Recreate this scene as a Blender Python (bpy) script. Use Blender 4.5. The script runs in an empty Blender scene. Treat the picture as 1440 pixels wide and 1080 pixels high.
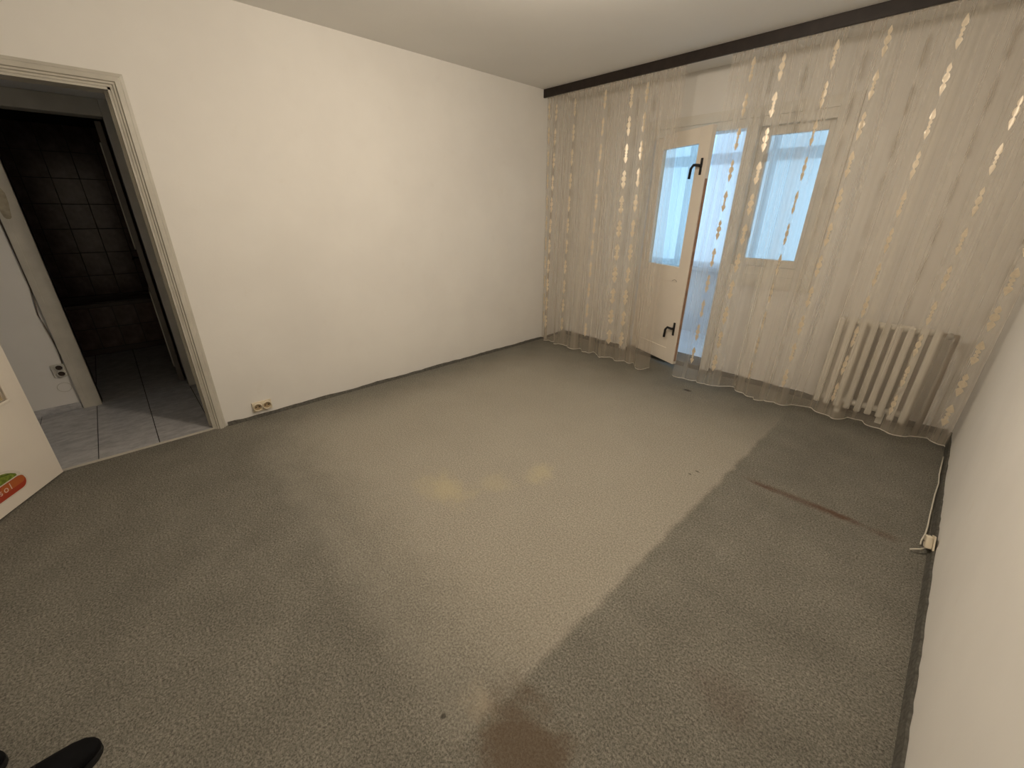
import bpy, bmesh, math, random
from mathutils import Vector, Matrix

random.seed(7)
scene = bpy.context.scene
COL = scene.collection

# ------------------------------------------------------------------ camera
F_PX, PITCH, YAW, ROLL = 577.41, 0.40018, 0.81124, 0.01035
CAM = Vector((3.3762, -4.2441, 1.4839))
fw = Vector((-math.sin(YAW) * math.cos(PITCH), math.cos(YAW) * math.cos(PITCH), -math.sin(PITCH)))
rt = Vector((math.cos(YAW), math.sin(YAW), 0))
up = rt.cross(fw)
rt2 = math.cos(ROLL) * rt + math.sin(ROLL) * up
up2 = -math.sin(ROLL) * rt + math.cos(ROLL) * up
cd = bpy.data.cameras.new('camera')
cam = bpy.data.objects.new('camera', cd)
COL.objects.link(cam)
cd.sensor_fit = 'HORIZONTAL'
cd.sensor_width = 36
cd.lens = F_PX / 1440 * 36
cd.clip_start = 0.02
M = Matrix.Identity(4)
for i in range(3):
    M[i][0], M[i][1], M[i][2], M[i][3] = rt2[i], up2[i], -fw[i], CAM[i]
cam.matrix_world = M
scene.camera = cam

# ------------------------------------------------------------------ world, light, exposure
world = bpy.data.worlds.new('world')
scene.world = world
world.use_nodes = True
bg = world.node_tree.nodes['Background']
bg.inputs[0].default_value = (0.50, 0.715, 1.0, 1)      # flat bright overcast sky
bg.inputs[1].default_value = 1.95
LAMP_W, LAMP_COL = 62, (1.0, 0.855, 0.69)
ld = bpy.data.lights.new('ceiling_lamp_light', 'POINT')
ld.energy = LAMP_W
ld.color = LAMP_COL
ld.shadow_soft_size = 0.06
lo = bpy.data.objects.new('ceiling_lamp_light', ld)
lo.location = (2.10, -2.84, 2.33)
COL.objects.link(lo)
vs = scene.view_settings
vs.view_transform = 'Standard'
vs.look = 'None'
vs.exposure = 0.0
vs.gamma = 1.0
vs.use_curve_mapping = False

# ------------------------------------------------------------------ dimensions
H = 2.60            # ceiling
L = 3.675           # room width (window wall)
WY = -0.14          # room face of the window wall
YF = -5.75          # wall behind the camera
CY = -0.605         # curtain line


# ------------------------------------------------------------------ materials
def mat(name, col, rough=0.6, noise=None, bump=None, metal=0.0, spec=0.4):
    m = bpy.data.materials.new(name)
    m.use_nodes = True
    nt = m.node_tree
    b = nt.nodes['Principled BSDF']
    b.inputs['Base Color'].default_value = (*col, 1)
    b.inputs['Roughness'].default_value = rough
    b.inputs['Metallic'].default_value = metal
    b.inputs['Specular IOR Level'].default_value = spec
    tc = nt.nodes.new('ShaderNodeTexCoord')
    if noise:
        sc, amt = noise[0], noise[1]
        n = nt.nodes.new('ShaderNodeTexNoise')
        n.inputs['Scale'].default_value = sc
        n.inputs['Detail'].default_value = 5
        nt.links.new(tc.outputs['Object'], n.inputs['Vector'])
        r = nt.nodes.new('ShaderNodeValToRGB')
        r.color_ramp.elements[0].position = 0.3
        r.color_ramp.elements[1].position = 0.7
        r.color_ramp.elements[0].color = (*[c * (1 - amt) for c in col], 1)
        r.color_ramp.elements[1].color = (*[min(1, c * (1 + amt)) for c in col], 1)
        nt.links.new(n.outputs['Fac'], r.inputs['Fac'])
        nt.links.new(r.outputs['Color'], b.inputs['Base Color'])
    if bump:
        n2 = nt.nodes.new('ShaderNodeTexNoise')
        n2.inputs['Scale'].default_value = bump[0]
        n2.inputs['Detail'].default_value = 3
        nt.links.new(tc.outputs['Object'], n2.inputs['Vector'])
        bp = nt.nodes.new('ShaderNodeBump')
        bp.inputs['Strength'].default_value = bump[1]
        bp.inputs['Distance'].default_value = 0.004
        nt.links.new(n2.outputs['Fac'], bp.inputs['Height'])
        nt.links.new(bp.outputs['Normal'], b.inputs['Normal'])
    return m


class NT:
    """tiny node helper"""
    def __init__(self, name):
        self.m = bpy.data.materials.new(name)
        self.m.use_nodes = True
        self.t = self.m.node_tree
        self.b = self.t.nodes['Principled BSDF']
        self.out = self.t.nodes['Material Output']

    def n(self, typ, **kw):
        nd = self.t.nodes.new(typ)
        for k, v in kw.items():
            setattr(nd, k, v)
        return nd

    def put(self, v, sock):
        if isinstance(v, (int, float)):
            sock.default_value = v
        elif isinstance(v, tuple):
            sock.default_value = v if len(v) == 4 or sock.type == 'VECTOR' else (*v, 1)
        else:
            self.t.links.new(v, sock)

    def math(self, op, a, b=None, c=None, clamp=False):
        nd = self.n('ShaderNodeMath', operation=op, use_clamp=clamp)
        self.put(a, nd.inputs[0])
        if b is not None:
            self.put(b, nd.inputs[1])
        if c is not None:
            self.put(c, nd.inputs[2])
        return nd.outputs[0]

    def sstep(self, x, a, b):
        nd = self.n('ShaderNodeMapRange', interpolation_type='SMOOTHSTEP')
        self.put(x, nd.inputs['Value'])
        nd.inputs['From Min'].default_value = a
        nd.inputs['From Max'].default_value = b
        return nd.outputs['Result']

    def noise(self, vec, scale, detail=3, rough=0.5):
        nd = self.n('ShaderNodeTexNoise')
        nd.inputs['Scale'].default_value = scale
        nd.inputs['Detail'].default_value = detail
        nd.inputs['Roughness'].default_value = rough
        self.put(vec, nd.inputs['Vector'])
        return nd.outputs['Fac']

    def mix(self, fac, a, b, blend='MIX'):
        nd = self.n('ShaderNodeMix', data_type='RGBA', blend_type=blend)
        self.put(fac, nd.inputs['Factor'])
        self.put(a, nd.inputs['A'])
        self.put(b, nd.inputs['B'])
        return nd.outputs['Result']


def carpet_material():
    k = NT('grey_felt_carpet')
    tc = k.n('ShaderNodeTexCoord')
    P = tc.outputs['Object']
    sx = k.n('ShaderNodeSeparateXYZ')
    k.put(P, sx.inputs[0])
    X, Y = sx.outputs[0], sx.outputs[1]
    fine = k.noise(P, 125, 6, 0.85)
    mid = k.noise(P, 34, 6, 0.8)
    big = k.noise(P, 3.4, 7, 0.68)
    wob = k.math('MULTIPLY', k.math('SUBTRACT', k.noise(P, 9, 3), 0.5), 0.05)
    # base melange
    c = k.mix(k.sstep(fine, 0.38, 0.62), (0.105, 0.100, 0.082), (0.405, 0.385, 0.328))
    c = k.mix(k.math('MULTIPLY', k.sstep(mid, 0.4, 0.65), 0.5), c, (0.225, 0.213, 0.180))
    v = k.math('MULTIPLY_ADD', big, 0.55, 0.51)
    c = k.mix(1.0, c, k.mix(v, (0, 0, 0), (1, 1, 1)), 'MULTIPLY')
    # paler worn rectangle where a rug lay, crisp right edge, faded near edge
    xa = k.math('ADD', X, wob)
    wx = k.math('SUBTRACT', 1.0, k.sstep(xa, 2.735, 2.775))
    wy = k.sstep(k.math('ADD', Y, k.math('MULTIPLY', wob, 4)), -3.98, -3.35)
    wl = k.sstep(xa, -0.05, 0.7)
    wb = k.math('SUBTRACT', 1.0, k.sstep(Y, -1.6, -0.4))
    wear = k.math('MULTIPLY', k.math('MULTIPLY', wx, wy), k.math('MULTIPLY', wl, wb))
    dust = k.mix(k.sstep(fine, 0.34, 0.66), (0.285, 0.260, 0.215), (0.575, 0.530, 0.445))
    c = k.mix(k.math('MULTIPLY', wear, 0.60), c, dust)
    # a paler line along the near edge of the worn patch
    e1 = k.math('ABSOLUTE', k.math('ADD', k.math('ADD', Y, wob), 3.80))
    ed = k.math('MULTIPLY', k.math('SUBTRACT', 1.0, k.sstep(e1, 0.0, 0.13)), k.math('MULTIPLY', wx, k.sstep(X, 0.2, 0.8)))
    c = k.mix(k.math('MULTIPLY', ed, 0.10), c, (0.50, 0.47, 0.40))

    def blob(cx, cy, rx, ry, soft=0.6, nz=0.6, nscale=14):
        dx = k.math('DIVIDE', k.math('SUBTRACT', X, cx), rx)
        dy = k.math('DIVIDE', k.math('SUBTRACT', Y, cy), ry)
        r = k.math('SQRT', k.math('ADD', k.math('MULTIPLY', dx, dx), k.math('MULTIPLY', dy, dy)))
        r = k.math('ADD', r, k.math('MULTIPLY', k.math('SUBTRACT', k.noise(P, nscale, 7, 0.72), 0.5), nz * 2.2))
        return k.math('SUBTRACT', 1.0, k.sstep(r, 1 - soft, 1.0))
    # rust-brown streak by the right wall (runs parallel to the window wall)
    for (cx, cy, rx, ry, a) in [(3.14, -1.775, 0.42, 0.045, 0.55), (3.30, -1.765, 0.16, 0.035, 0.65),
                                (2.96, -1.79, 0.10, 0.03, 0.55), (3.50, -1.77, 0.09, 0.05, 0.35)]:
        c = k.mix(k.math('MULTIPLY', blob(cx, cy, rx, ry, 0.9, 0.5, 25), a), c, (0.105, 0.052, 0.030))
    # brown stain near the lower edge of the picture
    s = k.math('MULTIPLY', blob(2.90, -3.72, 0.27, 0.19, 0.8, 0.9, 9), k.sstep(xa, 2.62, 2.78))
    c = k.mix(k.math('MULTIPLY', s, 0.75), c, (0.120, 0.084, 0.055))
    s = blob(2.71, -3.74, 0.09, 0.07, 1.0, 1.2, 22)
    c = k.mix(k.math('MULTIPLY', s, 0.40), c, (0.42, 0.36, 0.27))
    s = blob(3.25, -3.15, 0.18, 0.14, 0.9, 0.9, 7)
    c = k.mix(k.math('MULTIPLY', s, 0.22), c, (0.10, 0.055, 0.04))
    # yellowed patches
    for (cx, cy, rx, ry, a) in [(1.70, -3.18, 0.28, 0.17, 0.55), (1.97, -2.68, 0.11, 0.16, 0.5), (1.86, -2.93, 0.16, 0.13, 0.3)]:
        c = k.mix(k.math('MULTIPLY', blob(cx, cy, rx, ry, 1.0, 0.9, 9), a * 0.75), c, (0.52, 0.45, 0.27))
    # small dark specks
    for (cx, cy, rx, ry) in [(2.62, -1.93, 0.02, 0.008), (2.66, -3.85, 0.012, 0.012), (2.60, -1.99, 0.014, 0.008), (2.0, -0.75, 0.05, 0.03)]:
        c = k.mix(k.math('MULTIPLY', blob(cx, cy, rx, ry, 0.6, 0.3, 60), 0.7), c, (0.03, 0.027, 0.022))
    k.put(c, k.b.inputs['Base Color'])
    k.b.inputs['Roughness'].default_value = 0.95
    k.b.inputs['Specular IOR Level'].default_value = 0.1
    bp = k.n('ShaderNodeBump')
    bp.inputs['Strength'].default_value = 0.5
    bp.inputs['Distance'].default_value = 0.004
    k.put(k.noise(P, 170, 3, 0.7), bp.inputs['Height'])
    k.put(bp.outputs['Normal'], k.b.inputs['Normal'])
    return k.m


def wall_material():
    k = NT('old_white_wall_paint')
    tc = k.n('ShaderNodeTexCoord')
    P = tc.outputs['Object']
    big = k.noise(P, 1.3, 4, 0.6)
    sm = k.noise(P, 7, 4, 0.6)
    c = k.mix(k.sstep(big, 0.3, 0.7), (0.805, 0.785, 0.745), (0.85, 0.832, 0.79))
    c = k.mix(k.math('MULTIPLY', k.sstep(sm, 0.62, 0.8), 0.18), c, (0.68, 0.62, 0.52))
    k.put(c, k.b.inputs['Base Color'])
    k.b.inputs['Roughness'].default_value = 0.75
    k.b.inputs['Specular IOR Level'].default_value = 0.2
    bp = k.n('ShaderNodeBump')
    bp.inputs['Strength'].default_value = 0.12
    bp.inputs['Distance'].default_value = 0.003
    k.put(k.noise(P, 55, 4, 0.6), bp.inputs['Height'])
    k.put(bp.outputs['Normal'], k.b.inputs['Normal'])
    return k.m


def sheer_material(name, col, alpha, streak, transl=0.5):
    """open-weave voile: gaps between threads let light straight through, threads scatter it"""
    k = NT(name)
    uv = k.n('ShaderNodeUVMap')
    mp = k.n('ShaderNodeMapping')
    mp.inputs['Scale'].default_value = (1.0, 0.02, 1.0)
    k.put(uv.outputs[0], mp.inputs['Vector'])
    s1 = k.noise(mp.outputs[0], 4.5, 2, 0.5)
    s2 = k.noise(mp.outputs[0], 19, 2, 0.5)
    s = k.math('ADD', k.math('MULTIPLY', k.math('SUBTRACT', s1, 0.5), streak * 1.5),
               k.math('MULTIPLY', k.math('SUBTRACT', s2, 0.5), streak * 0.8))
    a = k.math('ADD', s, alpha, clamp=True)
    d = k.n('ShaderNodeBsdfDiffuse')
    d.inputs[0].default_value = (*col, 1)
    t = k.n('ShaderNodeBsdfTranslucent')
    t.inputs[0].default_value = (*col, 1)
    m1 = k.n('ShaderNodeMixShader')
    m1.inputs[0].default_value = transl
    k.t.links.new(d.outputs[0], m1.inputs[1])
    k.t.links.new(t.outputs[0], m1.inputs[2])
    tr = k.n('ShaderNodeBsdfTransparent')
    m2 = k.n('ShaderNodeMixShader')
    k.put(a, m2.inputs[0])
    k.t.links.new(tr.outputs[0], m2.inputs[1])
    k.t.links.new(m1.outputs[0], m2.inputs[2])
    k.t.links.new(m2.outputs[0], k.out.inputs['Surface'])
    return k.m


def pane_material():
    k = NT('window_glass')
    tr = k.n('ShaderNodeBsdfTransparent')
    tr.inputs[0].default_value = (0.93, 0.97, 0.96, 1)
    gl = k.n('ShaderNodeBsdfGlossy')
    gl.inputs['Roughness'].default_value = 0.03
    mx = k.n('ShaderNodeMixShader')
    mx.inputs[0].default_value = 0.035
    k.t.links.new(tr.outputs[0], mx.inputs[1])
    k.t.links.new(gl.outputs[0], mx.inputs[2])
    k.t.links.new(mx.outputs[0], k.out.inputs['Surface'])
    return k.m


def tile_material():
    k = NT('grey_stone_look_tile')
    tc = k.n('ShaderNodeTexCoord')
    mp = k.n('ShaderNodeMapping')
    mp.inputs['Scale'].default_value = (1.0, 0.45, 1.0)
    k.put(tc.outputs['Object'], mp.inputs['Vector'])
    n1 = k.noise(mp.outputs[0], 26, 6, 0.75)
    c = k.mix(k.sstep(n1, 0.3, 0.7), (0.34, 0.34, 0.35), (0.56, 0.555, 0.555))
    k.put(c, k.b.inputs['Base Color'])
    k.b.inputs['Roughness'].default_value = 0.45
    return k.m


MAT = dict(
    carpet=carpet_material(), wall=wall_material(), tile=tile_material(), pane=pane_material(),
    ceiling=mat('ceiling_paint', (0.81, 0.80, 0.77), 0.85, (1.2, 0.03), (40, 0.08), spec=0.1),
    skirting=mat('grey_carpet_skirting', (0.115, 0.110, 0.096), 0.95, (60, 0.3), (170, 0.4), spec=0.1),
    casing=mat('aged_white_gloss_paint', (0.54, 0.515, 0.45), 0.4, (9, 0.08), (60, 0.05)),
    doorpaint=mat('cream_door_paint', (0.85, 0.785, 0.69), 0.38, (3, 0.04), (70, 0.04)),
    windowpaint=mat('white_window_paint', (0.74, 0.71, 0.64), 0.4, (6, 0.05), (70, 0.04)),
    leafedge=mat('worn_brown_wood_edge', (0.36, 0.21, 0.13), 0.6, (20, 0.3)),
    pelmet=mat('dark_brown_wood_pelmet', (0.022, 0.015, 0.012), 0.45, (18, 0.3)),
    radiator=mat('white_radiator_enamel', (0.78, 0.75, 0.67), 0.4, (12, 0.04)),
    pipe=mat('brown_painted_pipe', (0.20, 0.16, 0.12), 0.5, (30, 0.2)),
    grey=mat('grey_valve_plastic', (0.42, 0.41, 0.38), 0.5),
    black=mat('black_iron_handle', (0.012, 0.012, 0.013), 0.4),
    socket=mat('ivory_socket_plastic', (0.76, 0.68, 0.53), 0.35, (20, 0.05)),
    socketwell=mat('socket_well_tan', (0.40, 0.31, 0.19), 0.5),
    socketdark=mat('socket_hole_brown', (0.05, 0.035, 0.025), 0.6),
    socketwhite=mat('white_socket_plastic', (0.62, 0.60, 0.54), 0.4),
    cablew=mat('white_cable', (0.70, 0.66, 0.56), 0.5),
    cableb=mat('brown_grey_cable', (0.20, 0.165, 0.13), 0.6),
    sheer=sheer_material('cream_voile', (0.80, 0.715, 0.605), 0.32, 0.28, 0.48),
    hem=sheer_material('voile_hem', (0.86, 0.82, 0.74), 0.85, 0.05, 0.4),
    net=sheer_material('white_balcony_net', (0.88, 0.90, 0.92), 0.62, 0.55, 0.8),
    gold=mat('gold_embroidery', (0.70, 0.60, 0.45), 0.34, (60, 0.10), metal=0.12, spec=0.8),
    amber=mat('textured_amber_door_glass', (0.36, 0.28, 0.16), 0.25, (30, 0.2)),
    grout=mat('dark_grout', (0.035, 0.034, 0.033), 0.9),
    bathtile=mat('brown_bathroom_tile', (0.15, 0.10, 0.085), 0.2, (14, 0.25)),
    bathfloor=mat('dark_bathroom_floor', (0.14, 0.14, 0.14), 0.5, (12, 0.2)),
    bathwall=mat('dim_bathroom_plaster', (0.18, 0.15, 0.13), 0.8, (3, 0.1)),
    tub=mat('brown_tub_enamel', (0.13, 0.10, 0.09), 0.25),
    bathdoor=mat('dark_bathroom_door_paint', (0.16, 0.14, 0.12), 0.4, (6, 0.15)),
    concrete=mat('white_balcony_paint', (0.78, 0.80, 0.82), 0.7, (3, 0.05)),
    shoe=mat('black_shoe_leather', (0.005, 0.005, 0.006), 0.8, (30, 0.2), spec=0.12),
    sole=mat('black_rubber_sole', (0.008, 0.008, 0.008), 0.8),
    red=mat('sticker_red', (0.42, 0.055, 0.025), 0.4),
    orange=mat('sticker_orange', (0.50, 0.13, 0.035), 0.4),
    green=mat('sticker_green', (0.20, 0.26, 0.035), 0.4, (60, 0.5)),
    darkgreen=mat('sticker_dark_green', (0.05, 0.08, 0.02), 0.4),
    stickerwhite=mat('sticker_white_border', (0.76, 0.70, 0.60), 0.4),
    lettering=mat('sticker_lettering', (0.80, 0.62, 0.52), 0.4),
    dirt=mat('brown_damp_stain', (0.36, 0.32, 0.24), 0.9, (25, 0.25)),
)


# ------------------------------------------------------------------ mesh helpers
def box(bm, x0, x1, y0, y1, z0, z1, mtx=None, bev=0.0):
    vs_ = [Vector((x, y, z)) for x in (x0, x1) for y in (y0, y1) for z in (z0, z1)]
    if mtx is not None:
        vs_ = [mtx @ v for v in vs_]
    v = [bm.verts.new(p) for p in vs_]
    fs = []
    for a in ((0, 1, 3, 2), (4, 6, 7, 5), (0, 4, 5, 1), (2, 3, 7, 6), (0, 2, 6, 4), (1, 5, 7, 3)):
        fs.append(bm.faces.new([v[i] for i in a]))
    if bev > 0:
        es = set(e for f in fs for e in f.edges)
        bmesh.ops.bevel(bm, geom=list(es), offset=bev, segments=2, affect='EDGES', profile=0.5, clamp_overlap=True)


def tube(bm, pts, r, seg=8, caps=True):
    rings = []
    n = len(pts)
    pts = [Vector(p) for p in pts]
    for i, p in enumerate(pts):
        d = (pts[min(i + 1, n - 1)] - pts[max(i - 1, 0)]).normalized()
        a = d.cross(Vector((0, 0, 1)))
        if a.length < 1e-3:
            a = d.cross(Vector((1, 0, 0)))
        a.normalize()
        b = d.cross(a)
        rr = r[i] if isinstance(r, (list, tuple)) else r
        rings.append([bm.verts.new(p + rr * (math.cos(2 * math.pi * k / seg) * a + math.sin(2 * math.pi * k / seg) * b)) for k in range(seg)])
    for i in range(n - 1):
        for k in range(seg):
            bm.faces.new((rings[i][k], rings[i][(k + 1) % seg], rings[i + 1][(k + 1) % seg], rings[i + 1][k]))
    if caps:
        bm.faces.new(rings[0])
        bm.faces.new(rings[-1][::-1])


def prism(bm, pts, ax, a0, a1):
    """polygon pts (2d) extruded along axis ax from a0 to a1"""
    def mk(p, a):
        return {0: (a, p[0], p[1]), 1: (p[0], a, p[1]), 2: (p[0], p[1], a)}[ax]
    va = [bm.verts.new(mk(p, a0)) for p in pts]
    vb = [bm.verts.new(mk(p, a1)) for p in pts]
    n = len(pts)
    bm.faces.new(va)
    bm.faces.new(vb[::-1])
    for i in range(n):
        bm.faces.new((va[i], vb[i], vb[(i + 1) % n], va[(i + 1) % n]))


def obj(name, bm, m, parent=None, smooth=False):
    if isinstance(bm, bmesh.types.BMesh):
        bmesh.ops.recalc_face_normals(bm, faces=bm.faces[:])
        me = bpy.data.meshes.new(name)
        bm.to_mesh(me)
        bm.free()
    else:
        me = bm
    if smooth:
        for p in me.polygons:
            p.use_smooth = True
    if not me.materials:
        me.materials.append(MAT[m])
    o = bpy.data.objects.new(name, me)
    COL.objects.link(o)
    if parent is not None:
        o.parent = parent
    return o


def tag(o, label, cat=None, kind=None, group=None):
    o['label'] = label
    if cat:
        o['category'] = cat
    if kind:
        o['kind'] = kind
    if group:
        o['group'] = group
    return o


def thing(name, label, cat, loc=(0, 0, 0), rz=0, kind=None, group=None):
    o = bpy.data.objects.new(name, None)
    o.empty_display_size = 0.1
    COL.objects.link(o)
    o.location = loc
    o.rotation_euler = (0, 0, rz)
    return tag(o, label, cat, kind, group)


def bxobj(name, m, parent, *boxes, bev=0.0):
    bm = bmesh.new()
    for b in boxes:
        box(bm, *b, bev=bev)
    return obj(name, bm, m, parent)


# ------------------------------------------------------------------ room shell
OPY0, OPY1, OPZ = -4.85, -4.005, 2.065      # doorway in the left wall
WT = 0.12                                   # left wall thickness
HX = -1.08                                  # opposite wall of the hall
HY = -3.965                                 # end wall of the hall

o = bxobj('floor', 'carpet', None, (0.0, L, YF, WY, -0.10, 0.0))
tag(o, 'grey felt carpet floor with a paler worn rectangle and brown stains', 'floor', 'structure')
o = bxobj('ceiling', 'ceiling', None, (-0.12, L + 0.12, YF - 0.12, 0.11, H, H + 0.1))
tag(o, 'plain off-white painted ceiling', 'ceiling', 'structure')
o = bxobj('wall_left', 'wall', None, (-WT, 0, OPY1, 0.11, 0, H), (-WT, 0, -6.7, OPY0, 0, H), (-WT, 0, OPY0, OPY1, OPZ, H))
tag(o, 'bare cream-white wall with the doorway to the hall', 'wall', 'structure')
o = bxobj('wall_right', 'wall', None, (L, L + 0.12, YF - 0.12, 0.11, 0, H))
tag(o, 'bare cream-white wall at the right edge with a broken socket', 'wall', 'structure')
o = bxobj('wall_front', 'wall', None, (0, L, YF - 0.12, YF, 0, H))
tag(o, 'wall behind the viewer', 'wall', 'structure')

UX0, UX1, UXM = 0.90, 2.57, 1.93            # balcony door and window unit
UZ0, UZ1 = 0.885, 2.265
o = bxobj('wall_back', 'wall', None, (0, UX0, WY, 0.11, 0, H), (UX1, L, WY, 0.11, 0, H), (UX0, UX1, WY, 0.11, UZ1, H),
          (1.84, UX1, WY, 0.11, 0, UZ0))
tag(o, 'window wall behind the sheer curtains', 'wall', 'structure')


def ragged_strip(name, label, pts_fn, x_end, h, m, n=90, jag=0.006, seed=1):
    """skirting of turned-up carpet: a thin strip whose top edge is cut unevenly. pts_fn(t)->(x,y), inward normal"""
    rnd = random.Random(seed)
    bm = bmesh.new()
    rows = []
    for i in range(n + 1):
        t = i / n
        (x, y), (nx, ny) = pts_fn(t)
        hh = h + rnd.uniform(-jag, jag) + jag * 0.8 * math.sin(t * 37 + seed)
        th = 0.010
        rows.append([bm.verts.new((x, y, 0)), bm.verts.new((x, y, hh)), bm.verts.new((x + nx * th * 0.8, y + ny * th * 0.8, hh - 0.002)),
                     bm.verts.new((x + nx * (th + 0.006), y + ny * (th + 0.006), 0.0))])
    for a, b in zip(rows, rows[1:]):
        for k in range(3):
            bm.faces.new((a[k], b[k], b[k + 1], a[k + 1]))
    bm.faces.new(rows[0])
    bm.faces.new(rows[-1][::-1])
    o = obj(name, bm, m)
    return tag(o, label, 'baseboard', 'structure')


ragged_strip('baseboard_left', 'thin grey carpet skirting along the bare left wall',
             lambda t: ((0.0005, -3.925 + t * (3.925 + WY - 0.02)), (1, 0)), 0, 0.023, 'skirting', 80, 0.003, 2)
ragged_strip('baseboard_right', 'ragged grey carpet skirting along the right wall',
             lambda t: ((L - 0.0005, YF + 0.02 + t * (WY - 0.04 - YF)), (-1, 0)), 0, 0.056, 'skirting', 110, 0.007, 5)
bm = bmesh.new()
o = ragged_strip('baseboard_back', 'grey carpet skirting under the window behind the curtain',
                 lambda t: ((1.86 + t * (L - 1.88), WY - 0.0005), (0, -1)), 0, 0.045, 'skirting', 40, 0.003, 3)
o = ragged_strip('baseboard_back_corner', 'grey carpet skirting behind the left curtain',
                 lambda t: ((0.02 + t * (UX0 - 0.04), WY - 0.0005), (0, -1)), 0, 0.045, 'skirting', 24, 0.003, 9)

# doorway casing in the left wall: stepped profile, mitred corner
def casing(name, parent, pts, mname, x=0.0, sgn=1):
    """sweep a stepped casing profile around pts (y,z) polyline (outer edge side listed by offset)"""
    prof = [(0.000, 0.000), (0.000, 0.012), (0.014, 0.014), (0.018, 0.024), (0.040, 0.026), (0.044, 0.017), (0.052, 0.016), (0.056, 0.008), (0.066, 0.006), (0.066, 0.0)]
    bm = bmesh.new()
    rows = []
    for (y, z, oy, oz) in pts:
        rows.append([bm.verts.new((x + sgn * d, y + oy * w, z + oz * w)) for w, d in prof])
    for a, b in zip(rows, rows[1:]):
        for i in range(len(prof) - 1):
            bm.faces.new((a[i], b[i], b[i + 1], a[i + 1]))
    bm.faces.new(rows[0])
    bm.faces.new(rows[-1][::-1])
    return obj(name, bm, mname, parent)


t = thing('trim_1', 'aged white moulded frame around the doorway to the hall', 'door frame', (0, 0, 0), kind='structure')
co = 0.066
casing('casing', t, [(OPY1 + co, 0.0, -1, 0), (OPY1 + co, OPZ + co, -1, -1), (OPY0 - co, OPZ + co, 1, -1), (OPY0 - co, 0.0, 1, 0)], 'casing')
bxobj('jamb_lining', 'casing', t, (-WT - 0.002, 0.001, OPY1 - 0.012, OPY1, 0.0, OPZ), (-WT - 0.002, 0.001, OPY0, OPY0 + 0.012, 0.0, OPZ),
      (-WT - 0.002, 0.001, OPY0, OPY1, OPZ - 0.012, OPZ))
bxobj('door_stop', 'casing', t, (-0.075, -0.05, OPY1 - 0.026, OPY1 - 0.012, 0.0, OPZ - 0.012), (-0.075, -0.05, OPY0 + 0.012, OPY0 + 0.026, 0.0, OPZ - 0.012))

# ------------------------------------------------------------------ hall beyond the doorway
fh = bxobj('floor_hall', 'grout', None, (-1.20, -0.0005, -6.6, HY, -0.10, 0.004))
tag(fh, 'grey stone-look tiled hall floor beyond the doorway', 'floor', 'structure')
tm = None
for j in range(-1, 8):
    y1 = -4.018 - j * 0.304
    y0 = y1 - 0.304 + 0.005
    y1c = min(y1, HY)
    bm = bmesh.new()
    box(bm, -1.10 if y1c > -4.62 and y0 < -4.0 else HX, -0.004, y0, y1c, 0.002, 0.012, bev=0.0015)
    obj('tile', bm, 'tile', fh)
bxobj('threshold_strip', 'casing', fh, (-0.0035, 0.0004, OPY0, OPY1, 0.0, 0.0135))
o = bxobj('wall_hall_end', 'wall', None, (HX - 0.12, -WT, HY, HY + 0.10, 0, H))
tag(o, 'shaded end wall of the hall beside the bathroom door', 'wall', 'structure')
BY0, BY1, BZ = -4.59, -4.02, 2.06           # bathroom doorway
o = bxobj('wall_hall', 'wall', None, (HX - 0.12, HX, -6.6, BY0, 0, H), (HX - 0.12, HX, BY0, BY1, BZ + 0.01, H), (HX - 0.12, HX, BY1, HY, 0, H))
tag(o, 'grey-white hall wall with a socket and a loose cable', 'wall', 'structure')
o = bxobj('wall_hall_far', 'wall', None, (HX - 0.12, -WT, -6.7, -6.6, 0, 1.2), (HX - 0.12, -WT, -6.7, -6.6, 1.6, H), (HX - 0.12, -0.72, -6.7, -6.6, 1.2, 1.6), (-0.45, -WT, -6.7, -6.6, 1.2, 1.6))  # small opening added out of view to let bluish daylight into the hall
tag(o, 'far wall of the hall out of view', 'wall', 'structure')
o = bxobj('ceiling_hall', 'ceiling', None, (HX - 0.12, -0.12, -6.7, HY + 0.1, H, H + 0.1))
tag(o, 'hall ceiling', 'ceiling', 'structure')
o = bxobj('baseboard_hall', 'tile', None, (HX, HX + 0.012, -6.6, BY0 - 0.112, 0.004, 0.062), bev=0.002)
tag(o, 'grey tiled skirting under the hall socket', 'baseboard', 'structure')

t = thing('trim_2', 'off-white frame of the bathroom doorway with a brown damp stain', 'door frame', (HX, 0, 0), kind='structure')
bxobj('post', 'casing', t, (-0.12, 0.024, BY0 - 0.108, BY0, 0.004, BZ + 0.108), bev=0.004)
bxobj('post', 'casing', t, (-0.12, 0.024, BY1, BY1 + 0.054, 0.004, BZ + 0.108), bev=0.003)
bxobj('head', 'casing', t, (-0.12, 0.024, BY0, BY1, BZ, BZ + 0.108), bev=0.004)
bxobj('moulding', 'casing', t, (0.022, 0.030, BY0 - 0.108, BY0 - 0.075, 0.01, BZ + 0.10), bev=0.002)
bm = bmesh.new()
pts = []
for i in range(14):
    a = 2 * math.pi * i / 14
    pts.append((BY0 - 0.072 + 0.03 * math.cos(a) * (1 + 0.2 * math.sin(3 * a)), 1.50 + 0.12 * math.sin(a) * (1 + 0.15 * math.cos(2 * a))))
prism(bm, pts, 0, 0.0235, 0.0312)
tag(obj('damp_stain', bm, 'dirt', t), 'brown damp stain')

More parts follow.
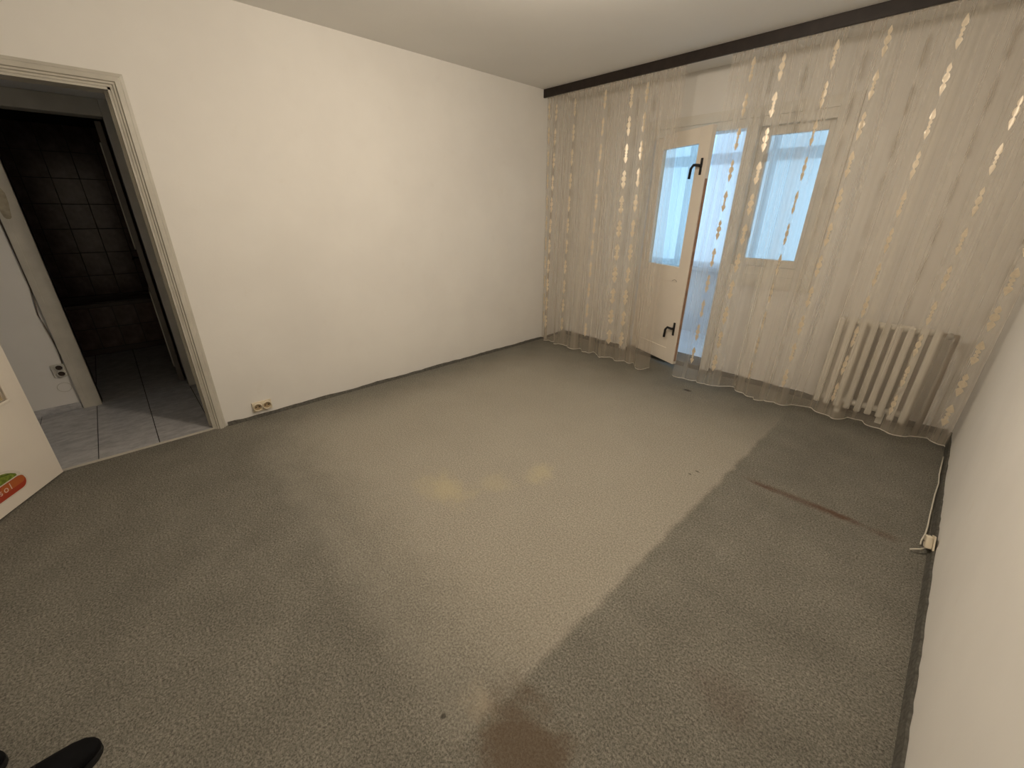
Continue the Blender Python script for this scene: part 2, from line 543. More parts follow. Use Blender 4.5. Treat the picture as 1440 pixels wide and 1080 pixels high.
# bathroom
BX1 = HX - 0.12
fb = o = bxobj('floor_bathroom', 'grout', None, (-3.5, BX1, -5.3, HY, -0.1, 0.006))
tag(o, 'dark floor of the unlit bathroom', 'floor', 'structure')
for j in range(-1, 4):
    y1 = min(-4.018 - j * 0.304, HY)
    y0 = -4.018 - (j + 1) * 0.304 + 0.005
    for (x0, x1) in ((-2.70, -1.90), (-1.895, -1.104)):
        bm = bmesh.new()
        box(bm, x0, x1, y0, y1, 0.003, 0.012, bev=0.0015)
        obj('tile', bm, 'tile', fb)
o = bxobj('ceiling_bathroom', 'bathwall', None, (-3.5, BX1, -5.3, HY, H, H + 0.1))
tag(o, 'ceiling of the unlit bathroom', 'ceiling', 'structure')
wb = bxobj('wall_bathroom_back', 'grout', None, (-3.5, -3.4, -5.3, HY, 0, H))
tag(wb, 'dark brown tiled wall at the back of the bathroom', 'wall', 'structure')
bm = bmesh.new()
box(bm, 0, 0.008, 0.002, 0.212, 0.002, 0.248, bev=0.002)
tile_me = obj('tile', bm, 'bathtile', wb)
tile_me.location = (-3.4, -4.466 + 0 * 0.214, 1.25)
first = True
for r in range(0, 7):
    for c in range(-3, 3):
        if r == 3 and c == 0:
            continue
        q = tile_me.copy()
        COL.objects.link(q)
        q.parent = wb
        q.location = (-3.4, -4.466 + c * 0.214, 0.50 + r * 0.25)
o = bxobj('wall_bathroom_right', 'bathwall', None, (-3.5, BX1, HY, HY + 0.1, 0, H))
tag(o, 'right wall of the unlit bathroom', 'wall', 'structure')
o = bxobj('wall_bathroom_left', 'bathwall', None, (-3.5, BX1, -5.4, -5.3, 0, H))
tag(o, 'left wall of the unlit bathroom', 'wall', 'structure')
tb = thing('bathtub', 'built-in bathtub behind a brown tiled apron in the dark bathroom', 'bathtub', (-2.72, -4.62, 0.006))
bm = bmesh.new()
box(bm, -0.66, -0.01, -0.66, 0.64, 0.0, 0.10)
box(bm, -0.66, -0.60, -0.66, 0.64, 0.10, 0.50)
box(bm, -0.09, -0.012, -0.66, 0.64, 0.0, 0.50)
box(bm, -0.60, -0.09, -0.66, -0.58, 0.10, 0.50)
box(bm, -0.60, -0.09, 0.56, 0.64, 0.10, 0.50)
obj('basin', bm, 'tub', tb)
bxobj('rim', 'tub', tb, (-0.09, 0.02, -0.66, 0.64, 0.50, 0.535), (-0.66, -0.58, -0.66, 0.64, 0.50, 0.535), bev=0.006)
bxobj('apron', 'grout', tb, (-0.014, 0.0, -0.66, 0.64, 0.06, 0.50))
bm = bmesh.new()
box(bm, 0, 0.008, 0.002, 0.178, 0.002, 0.214, bev=0.002)
at = obj('tile', bm, 'bathtile', tb)
at.location = (0.0, -0.64, 0.065)
for r in range(2):
    for c in range(7):
        if r == 0 and c == 0:
            continue
        q = at.copy()
        COL.objects.link(q)
        q.parent = tb
        q.location = (0.0, -0.64 + c * 0.18, 0.065 + r * 0.217)

# bathroom door, opened inwards against the right side
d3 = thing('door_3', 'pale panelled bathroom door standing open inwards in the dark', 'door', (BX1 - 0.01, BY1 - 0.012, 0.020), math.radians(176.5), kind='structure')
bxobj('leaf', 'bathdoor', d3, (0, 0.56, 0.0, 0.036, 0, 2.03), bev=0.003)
for (z0, z1) in ((0.12, 0.80), (1.14, 1.90)):
    for zz in ((z0, z0 + 0.02), (z1 - 0.02, z1)):
        bxobj('panel_moulding', 'casing', d3, (0.08, 0.48, 0.036, 0.046, zz[0], zz[1]))
    bxobj('panel_moulding', 'casing', d3, (0.08, 0.10, 0.036, 0.046, z0, z1))
    bxobj('panel_moulding', 'casing', d3, (0.46, 0.48, 0.036, 0.046, z0, z1))
hd = bxobj('handle_plate', 'black', d3, (0.495, 0.525, 0.036, 0.042, 0.92, 1.10), bev=0.002)
bm = bmesh.new()
tube(bm, [(0.51, 0.04, 1.04), (0.51, 0.085, 1.04), (0.40, 0.088, 1.035)], 0.008)
obj('lever', bm, 'black', hd, True)

# socket and cable on the hall wall
def make_socket(name, label, loc, mtx, w, h, mname, horizontal=True, well='socketwell'):
    s = thing(name, label, 'socket')
    s.matrix_world = Matrix.Translation(loc) @ mtx
    bm = bmesh.new()
    box(bm, -w / 2, w / 2, 0.0, 0.012, -h / 2, h / 2, bev=0.004)
    obj('back_plate', bm, mname, s)
    off = 0.24 * (w if horizontal else h)
    for k in (-1, 1):
        cx, cz = (k * off, 0) if horizontal else (0, k * off)
        R = 0.40 * (min(w / 2, h) if horizontal else min(h / 2, w))
        # collar ring
        bm = bmesh.new()
        n = 20
        prof = [(R * 1.22, 0.012), (R * 1.16, 0.027), (R * 1.02, 0.028), (R * 0.94, 0.0135), (R * 0.93, 0.0125)]
        rings = []
        for rr, yy in prof:
            rings.append([bm.verts.new((cx + rr * math.cos(2 * math.pi * i / n), yy, cz + rr * math.sin(2 * math.pi * i / n))) for i in range(n)])
        for a, b in zip(rings, rings[1:]):
            for i in range(n):
                bm.faces.new((a[i], a[(i + 1) % n], b[(i + 1) % n], b[i]))
        rg = obj('outlet', bm, mname, s, False)
        bm = bmesh.new()
        tube(bm, [(cx, 0.0122, cz), (cx, 0.0128, cz)], R * 0.97, 20)
        obj('well', bm, well, rg)
        for q in (-1, 1):
            bm = bmesh.new()
            tube(bm, [(cx + q * R * 0.42, 0.0129, cz), (cx + q * R * 0.42, 0.0136, cz)], R * 0.20, 8)
            obj('pin_hole', bm, 'socketdark', rg)
    return s


ROT_A = Matrix.Rotation(math.radians(-90), 4, 'Z')       # local +Y -> world +X (on left wall)
make_socket('wall_socket', 'ivory double socket low on the left wall next to the doorway frame', (0.0005, -3.685, 0.086), ROT_A, 0.132, 0.078, 'socket', True)
make_socket('wall_socket', 'white double socket on the hall wall beside the bathroom door frame', (HX + 0.0005, -4.735, 0.335), ROT_A, 0.088, 0.10, 'socketwhite', False, 'socketdark')
bm = bmesh.new()
pts = [(HX + 0.006, -4.706, 1.75), (HX + 0.006, -4.706, 1.40), (HX + 0.006, -4.703, 1.15), (HX + 0.008, -4.703, 0.95), (HX + 0.010, -4.712, 0.85), (HX + 0.010, -4.722, 0.76),
       (HX + 0.010, -4.715, 0.68), (HX + 0.008, -4.705, 0.55), (HX + 0.006, -4.704, 0.45), (HX + 0.008, -4.71, 0.385)]
tube(bm, pts, 0.004, 6)
tag(obj('electric_cable', bm, 'cableb', None, True), 'thin brown cable running down the hall wall to the white socket', 'cable')
bm = bmesh.new()
n = 24
tube(bm, [(HX + 0.001, -4.752 + 0.038 * math.cos(2 * math.pi * i / n), 0.20 + 0.036 * math.sin(2 * math.pi * i / n)) for i in range(n + 1)], 0.0016, 5)
tag(obj('plastered_over_box', bm, 'casing', None, True), 'round outline of a plastered-over junction box under the hall socket', 'junction box')

# ------------------------------------------------------------------ room door, swung open (leaf at the left edge)
DD = Vector((0.864, -0.502, 0))
da = math.atan2(DD.y, DD.x)
d1 = thing('door_1', 'cream room door standing open at the left edge with a red sticker near its bottom', 'door', (0.026, -4.78, 0.010), da, kind='structure')
# local x along the leaf from the hinge, local +y is the visible face
LW, LH, TH = 0.78, 2.03, 0.04
GX0, GX1, GZ0, GZ1 = 0.108, 0.67, 0.527, 1.90
bm = bmesh.new()
box(bm, 0, GX0, -TH, 0, 0, LH)
box(bm, GX1, LW, -TH, 0, 0, LH)
box(bm, GX0, GX1, -TH, 0, 0, GZ0)
box(bm, GX0, GX1, -TH, 0, GZ1, LH)
bmesh.ops.remove_doubles(bm, verts=bm.verts[:], dist=1e-5)
obj('leaf', bm, 'doorpaint', d1)
bxobj('glass_panel', 'amber', d1, (GX0, GX1, -0.026, -0.016, GZ0, GZ1))
bxobj('glazing_bead', 'doorpaint', d1, (GX0 - 0.012, GX1 + 0.012, -0.010, 0.006, GZ0 - 0.016, GZ0), bev=0.003)
bxobj('glazing_bead', 'doorpaint', d1, (GX0 - 0.012, GX0, -0.010, 0.006, GZ0, GZ1), bev=0.003)
bxobj('glazing_bead', 'doorpaint', d1, (GX1, GX1 + 0.012, -0.010, 0.006, GZ0, GZ1), bev=0.003)
bxobj('glazing_bead', 'doorpaint', d1, (GX0 - 0.012, GX1 + 0.012, -0.010, 0.006, GZ1, GZ1 + 0.016), bev=0.003)
hp = bxobj('handle_plate', 'black', d1, (0.715, 0.75, 0.0, 0.006, 0.95, 1.15), bev=0.002)
bm = bmesh.new()
tube(bm, [(0.732, 0.004, 1.08), (0.732, 0.05, 1.08), (0.63, 0.052, 1.075)], 0.008)
obj('lever', bm, 'black', hp, True)


def pill(x0, x1, z0, z1, n=10):
    r = (z1 - z0) / 2
    cz = (z0 + z1) / 2
    pts = []
    for i in range(n + 1):
        a = math.pi / 2 + math.pi * i / n
        pts.append((x0 + r + r * math.cos(a), cz + r * math.sin(a)))
    for i in range(n + 1):
        a = -math.pi / 2 + math.pi * i / n
        pts.append((x1 - r + r * math.cos(a), cz + r * math.sin(a)))
    return pts


bm = bmesh.new()
prism(bm, pill(0.206, 0.60, 0.062, 0.150), 1, 0.0, 0.0008)
st = obj('sticker', bm, 'stickerwhite', d1)
tag(st, 'red oblong sticker with green leaf and white lettering')
bm = bmesh.new()
prism(bm, pill(0.216, 0.59, 0.070, 0.142), 1, 0.0008, 0.0012)
obj('red_band', bm, 'red', st)
bm = bmesh.new()
prism(bm, pill(0.219, 0.36, 0.098, 0.139), 1, 0.0012, 0.0014)
obj('orange_highlight', bm, 'orange', st)
# green leaf above the band: white halo, green leaf, dark vein
def leafpts(x0, x1, z0, h, n=12):
    top = [(x0 + (x1 - x0) * i / n, z0 + (0.006 + h * math.sin(math.pi * (i / n) ** 0.8))) for i in range(n + 1)]
    bot = [(x1 - (x1 - x0) * i / n, z0 - 0.004) for i in range(n + 1)]
    return top + bot
bm = bmesh.new()
prism(bm, leafpts(0.228, 0.53, 0.150, 0.058), 1, 0.0, 0.0007)
obj('leaf_border', bm, 'stickerwhite', st)
bm = bmesh.new()
prism(bm, leafpts(0.25, 0.51, 0.152, 0.044), 1, 0.0008, 0.0013)
obj('green_leaf', bm, 'green', st)
bm = bmesh.new()
prism(bm, [(0.245, 0.1595), (0.29, 0.1805), (0.34, 0.193), (0.34, 0.1895), (0.29, 0.1765), (0.262, 0.165)], 1, 0.0013, 0.0016)
obj('leaf_vein', bm, 'darkgreen', st)
for ch, sx_ in (('s', 0.3745), ('o', 0.3475), ('l', 0.3105)):
    cu = bpy.data.curves.new('letter', 'FONT')
    cu.body = ch
    cu.size = 0.050
    cu.extrude = 0.0002
    tmp = bpy.data.objects.new('letter_tmp', cu)
    COL.objects.link(tmp)
    dg = bpy.context.evaluated_depsgraph_get()
    me = bpy.data.meshes.new_from_object(tmp.evaluated_get(dg))
    bpy.data.objects.remove(tmp)
    me.materials.clear()
    lt = obj('letter', me, 'lettering', st)
    lt.matrix_local = Matrix.Translation((sx_, 0.0018, 0.100)) @ Matrix(((-1, 0, 0, 0), (0, 0, 1, 0), (0, 1, 0, 0), (0, 0, 0, 1)))

# ------------------------------------------------------------------ balcony door and window unit
w1 = thing('window_1', 'white wooden window right of the balcony door behind the sheer curtain', 'window', (0, 0, 0), kind='structure')
FY0 = WY - 0.014
# shared outer frame
bm = bmesh.new()
box(bm, UX0, UX1 + 0.005, FY0, 0.0, 2.195, UZ1 + 0.005)                # head
box(bm, 2.508, UX1 + 0.005, FY0, 0.0, UZ0 - 0.005, 2.195)              # right jamb
box(bm, 1.84, 2.508, FY0, 0.0, UZ0 - 0.005, 0.980)                     # sill rail
obj('outer_frame', bm, 'windowpaint', w1)
bxobj('inner_frame', 'windowpaint', w1, (UX0 + 0.06, 2.508, FY0 + 0.018, 0.02, 2.128, 2.195), (2.452, 2.508, FY0 + 0.018, 0.02, 0.98, 2.128),
      (1.93, 2.452, FY0 + 0.018, 0.02, 0.98, 1.052))
bxobj('centre_post', 'windowpaint', w1, (1.84, 1.93, FY0, 0.02, 0.98, 2.128), (1.84, 1.93, FY0, 0.02, 0.0, UZ0 - 0.005), bev=0.003)
bxobj('hinge_jamb', 'windowpaint', w1, (UX0 - 0.005, UX0 + 0.085, FY0, 0.02, 0.0, 2.195), bev=0.003)
SY0, SY1 = -0.075, -0.03
sash = bxobj('sash', 'windowpaint', w1, (1.905, 2.005, SY0, SY1, 1.03, 2.15), (2.40, 2.50, SY0, SY1, 1.03, 2.15), (2.005, 2.40, SY0, SY1, 1.03, 1.112),
             (2.005, 2.40, SY0, SY1, 2.065, 2.15), bev=0.004)
bxobj('pane', 'pane', sash, (2.003, 2.402, -0.056, -0.052, 1.110, 2.067))
for zz in (1.31, 1.90):
    ct = bxobj('catch', 'grey', sash, (1.985, 2.02, SY0 - 0.012, SY0, zz - 0.028, zz + 0.028), bev=0.003)
bxobj('window_board', 'windowpaint', w1, (1.93, 2.57, -0.03, 0.11, 0.99, 1.03))
o = bxobj('threshold', 'skirting', None, (UX0 + 0.085, 1.84, WY - 0.03, 0.12, 0.0, 0.045), bev=0.004)
tag(o, 'low grey threshold of the balcony doorway', 'threshold', 'structure')

# balcony door leaf, ajar into the room
BA = math.radians(22)
HGX, HGY = 1.640 - 0.70 * math.cos(BA), -0.345 + 0.70 * math.sin(BA)
d2 = thing('door_2', 'cream balcony door standing ajar into the room between the curtains', 'door', (HGX, HGY, 0.052), -BA, kind='structure')
bw, bh = 0.70, 2.10
gx0, gx1, gz0, gz1 = 0.12, 0.572, 0.945, 1.975
T2 = 0.045          # visible room face is local -y
bxobj('stile', 'doorpaint', d2, (0, gx0, 0, T2, 0, bh), bev=0.003)
bxobj('stile', 'doorpaint', d2, (gx1, bw, 0, T2, 0, bh), bev=0.003)
bxobj('rail', 'doorpaint', d2, (gx0, gx1, 0, T2, gz1, bh), bev=0.003)
bxobj('rail', 'doorpaint', d2, (gx0, gx1, 0, T2, 0.80, gz0), bev=0.003)
bxobj('rail', 'doorpaint', d2, (gx0, gx1, 0, T2, 0, 0.14), bev=0.003)
bxobj('lower_panel', 'doorpaint', d2, (gx0, gx1, 0.005, 0.03, 0.14, 0.80))
bxobj('pane', 'pane', d2, (gx0 - 0.004, gx1 + 0.004, 0.022, 0.026, gz0 - 0.004, gz1 + 0.004))
e = bxobj('worn_edge', 'leafedge', d2, (bw, bw + 0.0012, 0.012, T2 - 0.006, 0.03, 1.70))
for zc in (1.785, 0.345):
    hp = bxobj('handle', 'black', d2, (bw - 0.065, bw - 0.043, -0.010, 0.0, zc - 0.055, zc + 0.075), bev=0.003)
    bm = bmesh.new()
    tube(bm, [(bw - 0.054, -0.006, zc + 0.015), (bw - 0.054, -0.040, zc + 0.018), (bw - 0.10, -0.046, zc + 0.022), (bw - 0.125, -0.046, zc - 0.005), (bw - 0.130, -0.046, zc - 0.085)], 0.0115, 8)
    obj('lever', bm, 'black', hp, True)
bm = bmesh.new()
tube(bm, [(gx1 - 0.055, -0.001, 0.81), (gx1 - 0.03, -0.001, 0.825), (gx1 - 0.005, -0.001, 0.818), (gx1 + 0.005, -0.001, 0.808)], 0.0025, 5)
obj('scratch', bm, 'pipe', d2)

# ------------------------------------------------------------------ balcony
BYW = 1.20
o = bxobj('floor_balcony', 'concrete', None, (-0.6, 4.6, 0.11, 1.45, -0.14, 0.0))
tag(o, 'pale floor of the glazed balcony', 'floor', 'structure')
o = bxobj('ceiling_balcony', 'concrete', None, (-0.6, 4.6, 0.11, 1.45, H, H + 0.1))
tag(o, 'white ceiling of the glazed balcony', 'ceiling', 'structure')
o = bxobj('wall_balcony', 'concrete', None, (-0.6, 4.6, BYW + 0.02, BYW + 0.14, 0.0, 0.80), (-0.7, -0.6, 0.11, BYW + 0.14, 0, 0.80), (4.6, 4.7, 0.11, BYW + 0.14, 0, H))
tag(o, 'white balcony parapet seen through the balcony door', 'wall', 'structure')
o = bxobj('sill_balcony', 'concrete', None, (-0.6, 4.6, BYW - 0.05, BYW + 0.16, 0.80, 0.845), bev=0.006)
tag(o, 'white ledge on top of the balcony parapet', 'ledge', 'structure')
w2 = thing('window_2', 'row of white-framed balcony windows full of bright daylight', 'window', (0, 0, 0), kind='structure')
zb, zt0, zt1, zh = 0.845, 2.0, 2.11, 2.52
bxobj('head_rail', 'concrete', w2, (-0.6, 4.6, BYW, BYW + 0.07, zh, H))
bxobj('transom', 'concrete', w2, (-0.6, 4.6, BYW, BYW + 0.07, zt0, zt1))
bxobj('bottom_rail', 'concrete', w2, (-0.6, 4.6, BYW, BYW + 0.07, zb, zb + 0.06))
mx = [-0.6, 0.735, 1.63, 2.52, 3.45, 4.55]
for x in mx:
    bxobj('mullion', 'concrete', w2, (x, x + 0.05, BYW, BYW + 0.07, zb + 0.06, zt0), (x, x + 0.05, BYW, BYW + 0.07, zt1, zh))
for a, b in zip(mx, mx[1:]):
    bxobj('pane', 'pane', w2, (a + 0.05, b, BYW + 0.03, BYW + 0.034, zb + 0.06, zt0))
    bxobj('pane', 'pane', w2, (a + 0.05, b, BYW + 0.03, BYW + 0.034, zt1, zh))
bxobj('pane', 'pane', w2, (-0.65, -0.646, 0.11, BYW, 0.80, H))


# ------------------------------------------------------------------ curtains
def smooth_knots(kn):
    def f(x):
        if x <= kn[0][0]:
            return kn[0][1]
        for (a, ya), (b, yb) in zip(kn, kn[1:]):
            if x <= b:
                t_ = (x - a) / (b - a)
                t_ = t_ * t_ * (3 - 2 * t_)
                return ya + (yb - ya) * t_
        return kn[-1][1]
    return f


class Curtain:
    def __init__(self, xt0, xt1, xb0, xb1, zt, zb_fn, ybot, fine, seed, ytop=CY, cols=()):
        self.cols = cols
        self.xt0, self.xt1, self.xb0, self.xb1 = xt0, xt1, xb0, xb1
        self.zt, self.zb_fn, self.ybot, self.fine, self.ytop = zt, zb_fn, ybot, fine, ytop
        rnd = random.Random(seed)
        self.ph = [rnd.uniform(0, 6.28) for _ in range(10)]

    def S(self, u, v):
        """u 0..1 across, v 0..1 down from the rail"""
        xt = self.xt0 + (self.xt1 - self.xt0) * u
        xb = self.xb0 + (self.xb1 - self.xb0) * u
        x = xt + (xb - xt) * v
        p = self.ph
        z = self.zt + (self.zb_fn(u) - self.zt) * v
        yb = self.ybot(xb)
        s = v ** 0.75
        y = self.ytop * (1 - s) + yb * s
        w = xt - self.xt0
        warp = 0.8 * math.sin(w * 5.1 + p[0]) + 0.6 * math.sin(w * 11.7 + p[1])
        # gathered pleats at the rail, wider folds lower down; the embroidered columns stiffen the cloth
        stiff = 1.0
        for cx in self.cols:
            stiff *= 1 - 0.72 * math.exp(-((xt - cx) / 0.032) ** 2)
        fine = self.fine * (0.25 + 0.75 * min(1.0, v * 4)) * stiff
        y += 0.006 * stiff * (1 - v) ** 2 * math.sin(w * 150 + p[2] + 2 * warp)
        y += fine * (0.45 + 0.55 * v) * math.sin(w * 62 + p[3] + 2.2 * warp)
        y += fine * 0.9 * (0.3 + 0.7 * v) * math.sin(w * 27 + p[4] + 1.6 * warp)
        x += fine * 0.7 * math.sin(w * 62 + p[5] + 2.2 * warp)
        return Vector((x, y, z))

    def grid(self, bm, nu, nv, v0=0.0, v1=1.0, off=0.0):
        uvl = bm.loops.layers.uv.new('UVMap')
        V = []
        for j in range(nv + 1):
            v = v0 + (v1 - v0) * j / nv
            V.append([])
            for i in range(nu + 1):
                pnt = self.S(i / nu, v)
                pnt.y -= off
                V[-1].append(bm.verts.new(pnt))
        width = self.xt1 - self.xt0
        for j in range(nv):
            for i in range(nu):
                f = bm.faces.new((V[j][i], V[j + 1][i], V[j + 1][i + 1], V[j][i + 1]))
                for lp, (ii, jj) in zip(f.loops, ((i, j), (i, j + 1), (i + 1, j + 1), (i + 1, j))):
                    lp[uvl].uv = (ii / nu * width * 3.3, (v0 + (v1 - v0) * jj / nv) * 2.5)

    def motif(self, u0, z, kind, w):
        """one embroidered motif as a continuous silhouette; z = its top"""
        width = self.xt1 - self.xt0
        zb = self.zb_fn(u0)
        if kind == 0:      # pointed leaf up, two beads, pointed leaf down
            prof = [(0, 0), (.014, .45), (.032, .85), (.045, 1.0), (.053, .7), (.057, .22), (.066, .62), (.074, .62), (.082, .2), (.090, .55), (.097, .5), (.102, .2),
                    (.108, .75), (.117, 1.0), (.130, .72), (.146, .3), (.156, 0)]
        else:              # bead, broad round bead, hanging leaf
            prof = [(0, 0), (.010, .35), (.024, .75), (.038, .6), (.046, .2), (.056, .85), (.070, 1.12), (.084, .85), (.095, .2), (.103, .7), (.113, .95), (.130, .6), (.146, .25), (.156, 0)]
        bm = bmesh.new()
        rows = []
        for dz, ww in prof:
            zz = z - dz
            v = min(max((zz - self.zt) / (zb - self.zt), 0), 1)
            row = []
            for sd in (-1, -0.5, 0, 0.5, 1):
                u = u0 + sd * (w * ww + 0.0006) / width
                q = self.S(u, v)
                tx = self.S(u + 0.0005, v) - self.S(u - 0.0005, v)
                nrm = Vector((tx.y, -tx.x, 0)).normalized()
                row.append(bm.verts.new(q + 0.0032 * nrm))
            rows.append(row)
        for a, b in zip(rows, rows[1:]):
            for i in range(4):
                bm.faces.new((a[i], b[i], b[i + 1], a[i + 1]))
        return bm


def make_curtain(label, C, cols, nu):
    t_ = thing('sheer_curtain', label, 'curtain', (0, 0, 0), group='cream sheer curtains with gold leaf columns')
    bm = bmesh.new()
    C.grid(bm, nu, 30)
    obj('voile', bm, 'sheer', t_, True)
    bm = bmesh.new()
    C.grid(bm, nu, 1, 0.9970, 1.0, 0.001)
    obj('hem', bm, 'hem', t_, True)
    bm = bmesh.new()
    C.grid(bm, nu, 1, 0.0, 0.008, 0.001)
    obj('heading_tape', bm, 'sheer', t_, True)
    width = C.xt1 - C.xt0
    for i, x in enumerate(cols):
        z = 2.49 - 0.024 * ((i * 2) % 3) / 2
        k = i % 2
        while z - 0.156 > 0.07:
            obj('leaf_motif', C.motif((x - C.xt0) / width, z, k % 2, 0.0145), 'gold', t_)
            z -= 0.212
            k += 1
    return t_


left_bot = smooth_knots([(0.02, -0.55), (0.12, -0.57), (0.15, -0.66), (0.28, -0.60), (0.33, -0.665), (0.48, -0.62), (0.54, -0.67), (0.68, -0.615), (0.75, -0.68), (0.86, -0.60), (0.93, -0.66),
                         (1.02, -0.665), (1.07, -0.60), (1.16, -0.67), (1.24, -0.60), (1.34, -0.61), (1.45, -0.70), (1.53, -0.62)])
LCOLS = [0.05, 0.155, 0.39, 0.735, 1.005, 1.15]
RCOLS = [1.97, 2.16, 2.45, 2.70, 3.015, 3.34, 3.60]
CL = Curtain(0.025, 1.472, 0.025, 1.535, 2.540, lambda u: 0.030 + 0.012 * u, left_bot, 0.017, 3, cols=LCOLS)
right_bot = smooth_knots([(1.79, -0.62), (2.02, -0.625), (2.19, -0.61), (2.27, -0.52), (2.50, -0.65), (2.69, -0.625), (2.82, -0.54), (3.06, -0.60), (3.15, -0.52), (3.43, -0.625), (3.53, -0.52), (3.65, -0.60)])
CR = Curtain(1.815, 3.655, 1.785, 3.650, 2.540, lambda u: 0.045 + 0.040 * u, right_bot, 0.014, 11, cols=RCOLS)
make_curtain('cream sheer curtain with gold leaf columns hanging in the corner left of the balcony door', CL, LCOLS, 640)
make_curtain('wide cream sheer curtain with gold leaf columns in front of the window and radiator', CR, RCOLS, 760)

# plain net at the balcony glazing (soft vertical folds seen against the daylight)
NB = Curtain(-0.55, 4.5, -0.55, 4.5, 2.55, lambda u: 0.862, lambda x: 1.06 + 0.02 * math.sin(x * 21) + 0.012 * math.sin(x * 47 + 1), 0.012, 21, ytop=1.06)
bm = bmesh.new()
NB.grid(bm, 500, 6)
o = obj('net_curtain', bm, 'net', None, True)
tag(o, 'plain white net hanging along the balcony windows', 'curtain')

# pelmet across the whole window wall
p = thing('curtain_pelmet', 'long dark brown wooden pelmet board under the ceiling above the curtains', 'pelmet', (0, 0, 0))
bxobj('fascia_board', 'pelmet', p, (0.002, L - 0.002, -0.645, -0.625, 2.527, H - 0.001), bev=0.002)
bxobj('curtain_rail', 'socketwhite', p, (0.01, L - 0.01, CY - 0.010, CY + 0.010, 2.552, 2.572))
for x in (0.3, 1.2, 2.1, 3.0, 3.5):
    bxobj('rail_bracket', 'socketwhite', p, (x, x + 0.03, CY - 0.012, CY + 0.012, 2.572, H - 0.001))

# ------------------------------------------------------------------ radiator
rd = thing('radiator', 'white column radiator under the window behind the right curtain', 'radiator', (2.85, -0.26, 0))
bm = bmesh.new()
w = 0.0205
box(bm, -w, w, -0.040, -0.012, 0.055, 0.755, bev=0.010)
box(bm, -w * 0.8, w * 0.8, 0.020, 0.050, 0.075, 0.750, bev=0.008)
box(bm, -w * 0.5, w * 0.5, -0.02, 0.03, 0.71, 0.758, bev=0.006)
box(bm, -w * 0.5, w * 0.5, -0.02, 0.03, 0.085, 0.13, bev=0.006)
bmesh.ops.recalc_face_normals(bm, faces=bm.faces[:])
sec = obj('section', bm, 'radiator', rd)
sec.location = (0.02, 0, 0)
for k in range(1, 9):
    q = sec.copy()
    COL.objects.link(q)
    q.parent = rd
    q.location = (0.02 + 0.0665 * k, 0, 0)
for zc in (0.732, 0.108):
    bm = bmesh.new()
    tube(bm, [(0.0, 0.006, zc), (0.575, 0.006, zc)], 0.024, 10)
    obj('header', bm, 'radiator', rd, True)
bm = bmesh.new()
tube(bm, [(0.575, 0.006, 0.732), (0.655, 0.006, 0.732)], 0.013, 8)
vl = obj('valve_body', bm, 'pipe', rd, True)
bm = bmesh.new()
tube(bm, [(0.61, -0.055, 0.735), (0.61, 0.0, 0.735)], [0.020, 0.017], 12)
obj('valve_knob', bm, 'grey', vl, True)
bm = bmesh.new()
tube(bm, [(0.648, 0.006, 0.735), (0.652, 0.006, 0.40), (0.655, 0.006, 0.0)], 0.010, 8)
obj('pipe', bm, 'pipe', rd, True)
bxobj('wall_bracket', 'radiator', rd, (0.15, 0.18, 0.03, 0.119, 0.69, 0.72), (0.42, 0.45, 0.03, 0.119, 0.69, 0.72))
bxobj('foot', 'radiator', rd, (0.145, 0.185, -0.01, 0.03, 0.0, 0.09), (0.41, 0.45, -0.01, 0.03, 0.0, 0.09))

# ------------------------------------------------------------------ broken socket and loose wires on the right wall
ROT_R = Matrix.Rotation(math.radians(90), 4, 'Z') @ Matrix.Rotation(math.radians(27), 4, 'Y')
s = thing('wall_socket', 'small broken ivory socket hanging loose at the foot of the right wall', 'socket')
s.matrix_world = Matrix.Translation((L - 0.017, -1.775, 0.062)) @ ROT_R @ Matrix.Rotation(math.radians(-9), 4, 'X')
bm = bmesh.new()
box(bm, -0.042, 0.042, 0.0, 0.026, -0.030, 0.030, bev=0.007)
obj('cover', bm, 'socket', s)
bm = bmesh.new()
box(bm, -0.046, 0.046, -0.007, 0.0, -0.034, 0.034, bev=0.002)
obj('back_plate', bm, 'socket', s)
for k in (-1, 1):
    bm = bmesh.new()
    tube(bm, [(k * 0.012, 0.0258, 0.0), (k * 0.012, 0.0266, 0.0)], 0.004, 8)
    obj('pin_hole', bm, 'socketdark', s)
bm = bmesh.new()
tube(bm, [(L - 0.02, -0.62, 0.030), (L - 0.022, -0.75, 0.026), (L - 0.024, -0.90, 0.022), (L - 0.020, -1.02, 0.020), (L - 0.026, -1.17, 0.012), (L - 0.030, -1.40, 0.010), (L - 0.032, -1.55, 0.012),
          (L - 0.036, -1.64, 0.016), (L - 0.044, -1.70, 0.012), (L - 0.044, -1.735, 0.006)], 0.0038, 6)
tag(obj('electric_wire', bm, 'cablew', None, True), 'long loose white wire lying along the foot of the right wall', 'cable')
bm = bmesh.new()
tube(bm, [(L - 0.030, -1.79, 0.030), (L - 0.045, -1.81, 0.026), (L - 0.062, -1.822, 0.022), (L - 0.078, -1.828, 0.014)], 0.0042, 6)
tag(obj('electric_wire', bm, 'cablew', None, True), 'short cut white wire end sticking out of the broken socket', 'cable')

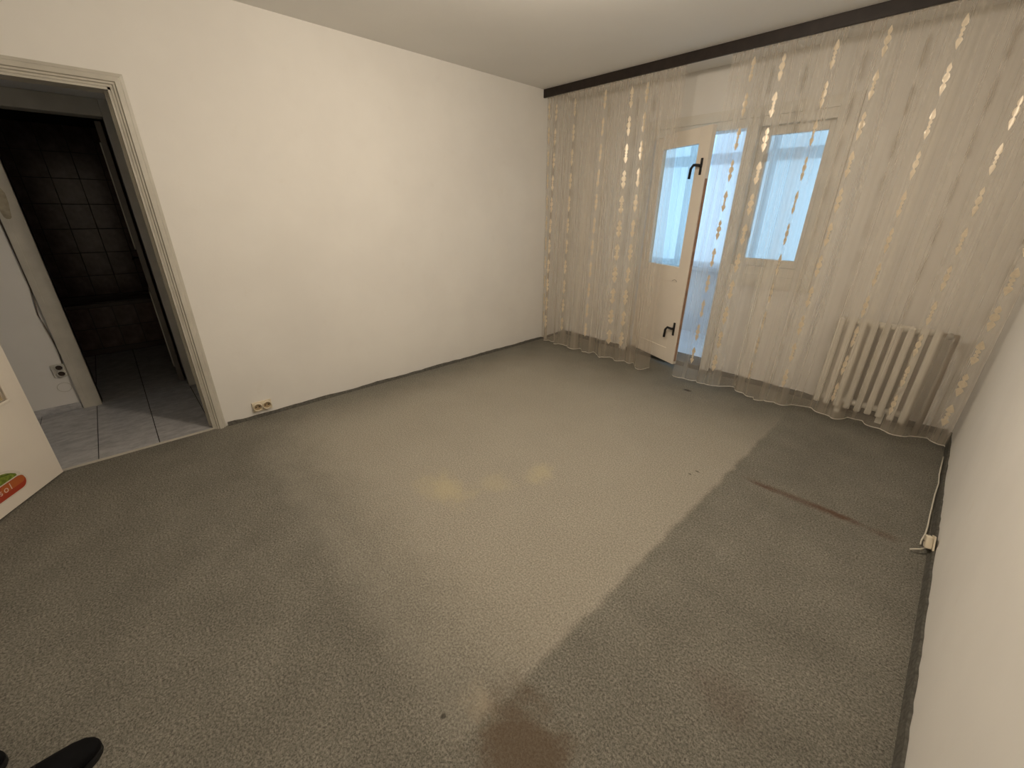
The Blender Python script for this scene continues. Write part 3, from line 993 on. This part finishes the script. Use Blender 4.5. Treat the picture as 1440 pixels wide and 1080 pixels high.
# ------------------------------------------------------------------ shoes at the lower left
def make_shoe(label, tip, ang):
    t_ = thing('shoe', label, 'shoe', (tip[0], tip[1], 0), ang, group='pair of black shoes')
    # local -y runs from the toe tip back to the heel
    st_ = [(0.000, 0.004, 0.030), (0.006, 0.020, 0.038), (0.020, 0.034, 0.046), (0.045, 0.044, 0.054), (0.080, 0.050, 0.062), (0.120, 0.049, 0.076), (0.160, 0.043, 0.092),
           (0.200, 0.038, 0.100), (0.240, 0.037, 0.100), (0.270, 0.032, 0.096), (0.285, 0.018, 0.088), (0.288, 0.004, 0.080)]
    bm = bmesh.new()
    rings = []
    n = 16
    for (d, hw, top) in st_:
        ring = []
        for k in range(n):
            a = 2 * math.pi * k / n
            cx, sz = math.cos(a), math.sin(a)
            zz = 0.012 + (top - 0.012) * (0.5 + 0.5 * (1 if sz > 0 else -1) * abs(sz) ** 0.7)
            ring.append(bm.verts.new((hw * (abs(cx) ** 0.7) * (1 if cx >= 0 else -1) + 0.006 * math.sin(d * 11), -d, zz)))
        rings.append(ring)
    for a_, b_ in zip(rings, rings[1:]):
        for k in range(n):
            bm.faces.new((a_[k], a_[(k + 1) % n], b_[(k + 1) % n], b_[k]))
    bm.faces.new(rings[0])
    bm.faces.new(rings[-1][::-1])
    obj('upper', bm, 'shoe', t_, True)
    bm = bmesh.new()
    lft = [(-(hw + 0.004) + 0.006 * math.sin(d * 11), -d) for d, hw, tp in st_]
    rgt = [((hw + 0.004) + 0.006 * math.sin(d * 11), -d) for d, hw, tp in st_]
    prism(bm, lft + rgt[::-1], 2, 0.0, 0.016)
    obj('sole', bm, 'sole', t_)
    bm = bmesh.new()
    for i in range(4):
        d = 0.115 + i * 0.018
        tube(bm, [(-0.022, -d, 0.070 + 0.35 * (d - 0.1)), (0.0, -d - 0.003, 0.079 + 0.38 * (d - 0.1)), (0.022, -d, 0.070 + 0.35 * (d - 0.1))], 0.0022, 5)
    obj('laces', bm, 'sole', t_)
    return t_


make_shoe('black shoe at the lower left with its rounded toe in view', (2.030, -4.637, 0), math.radians(14))
make_shoe('black shoe at the lower left corner showing only a sliver of its toe', (1.885, -4.838, 0), math.radians(14))

for ob in bpy.data.objects:
    if ob.type == 'MESH' and ob.name.startswith(('voile', 'net_curtain')):
        ob.data.update()
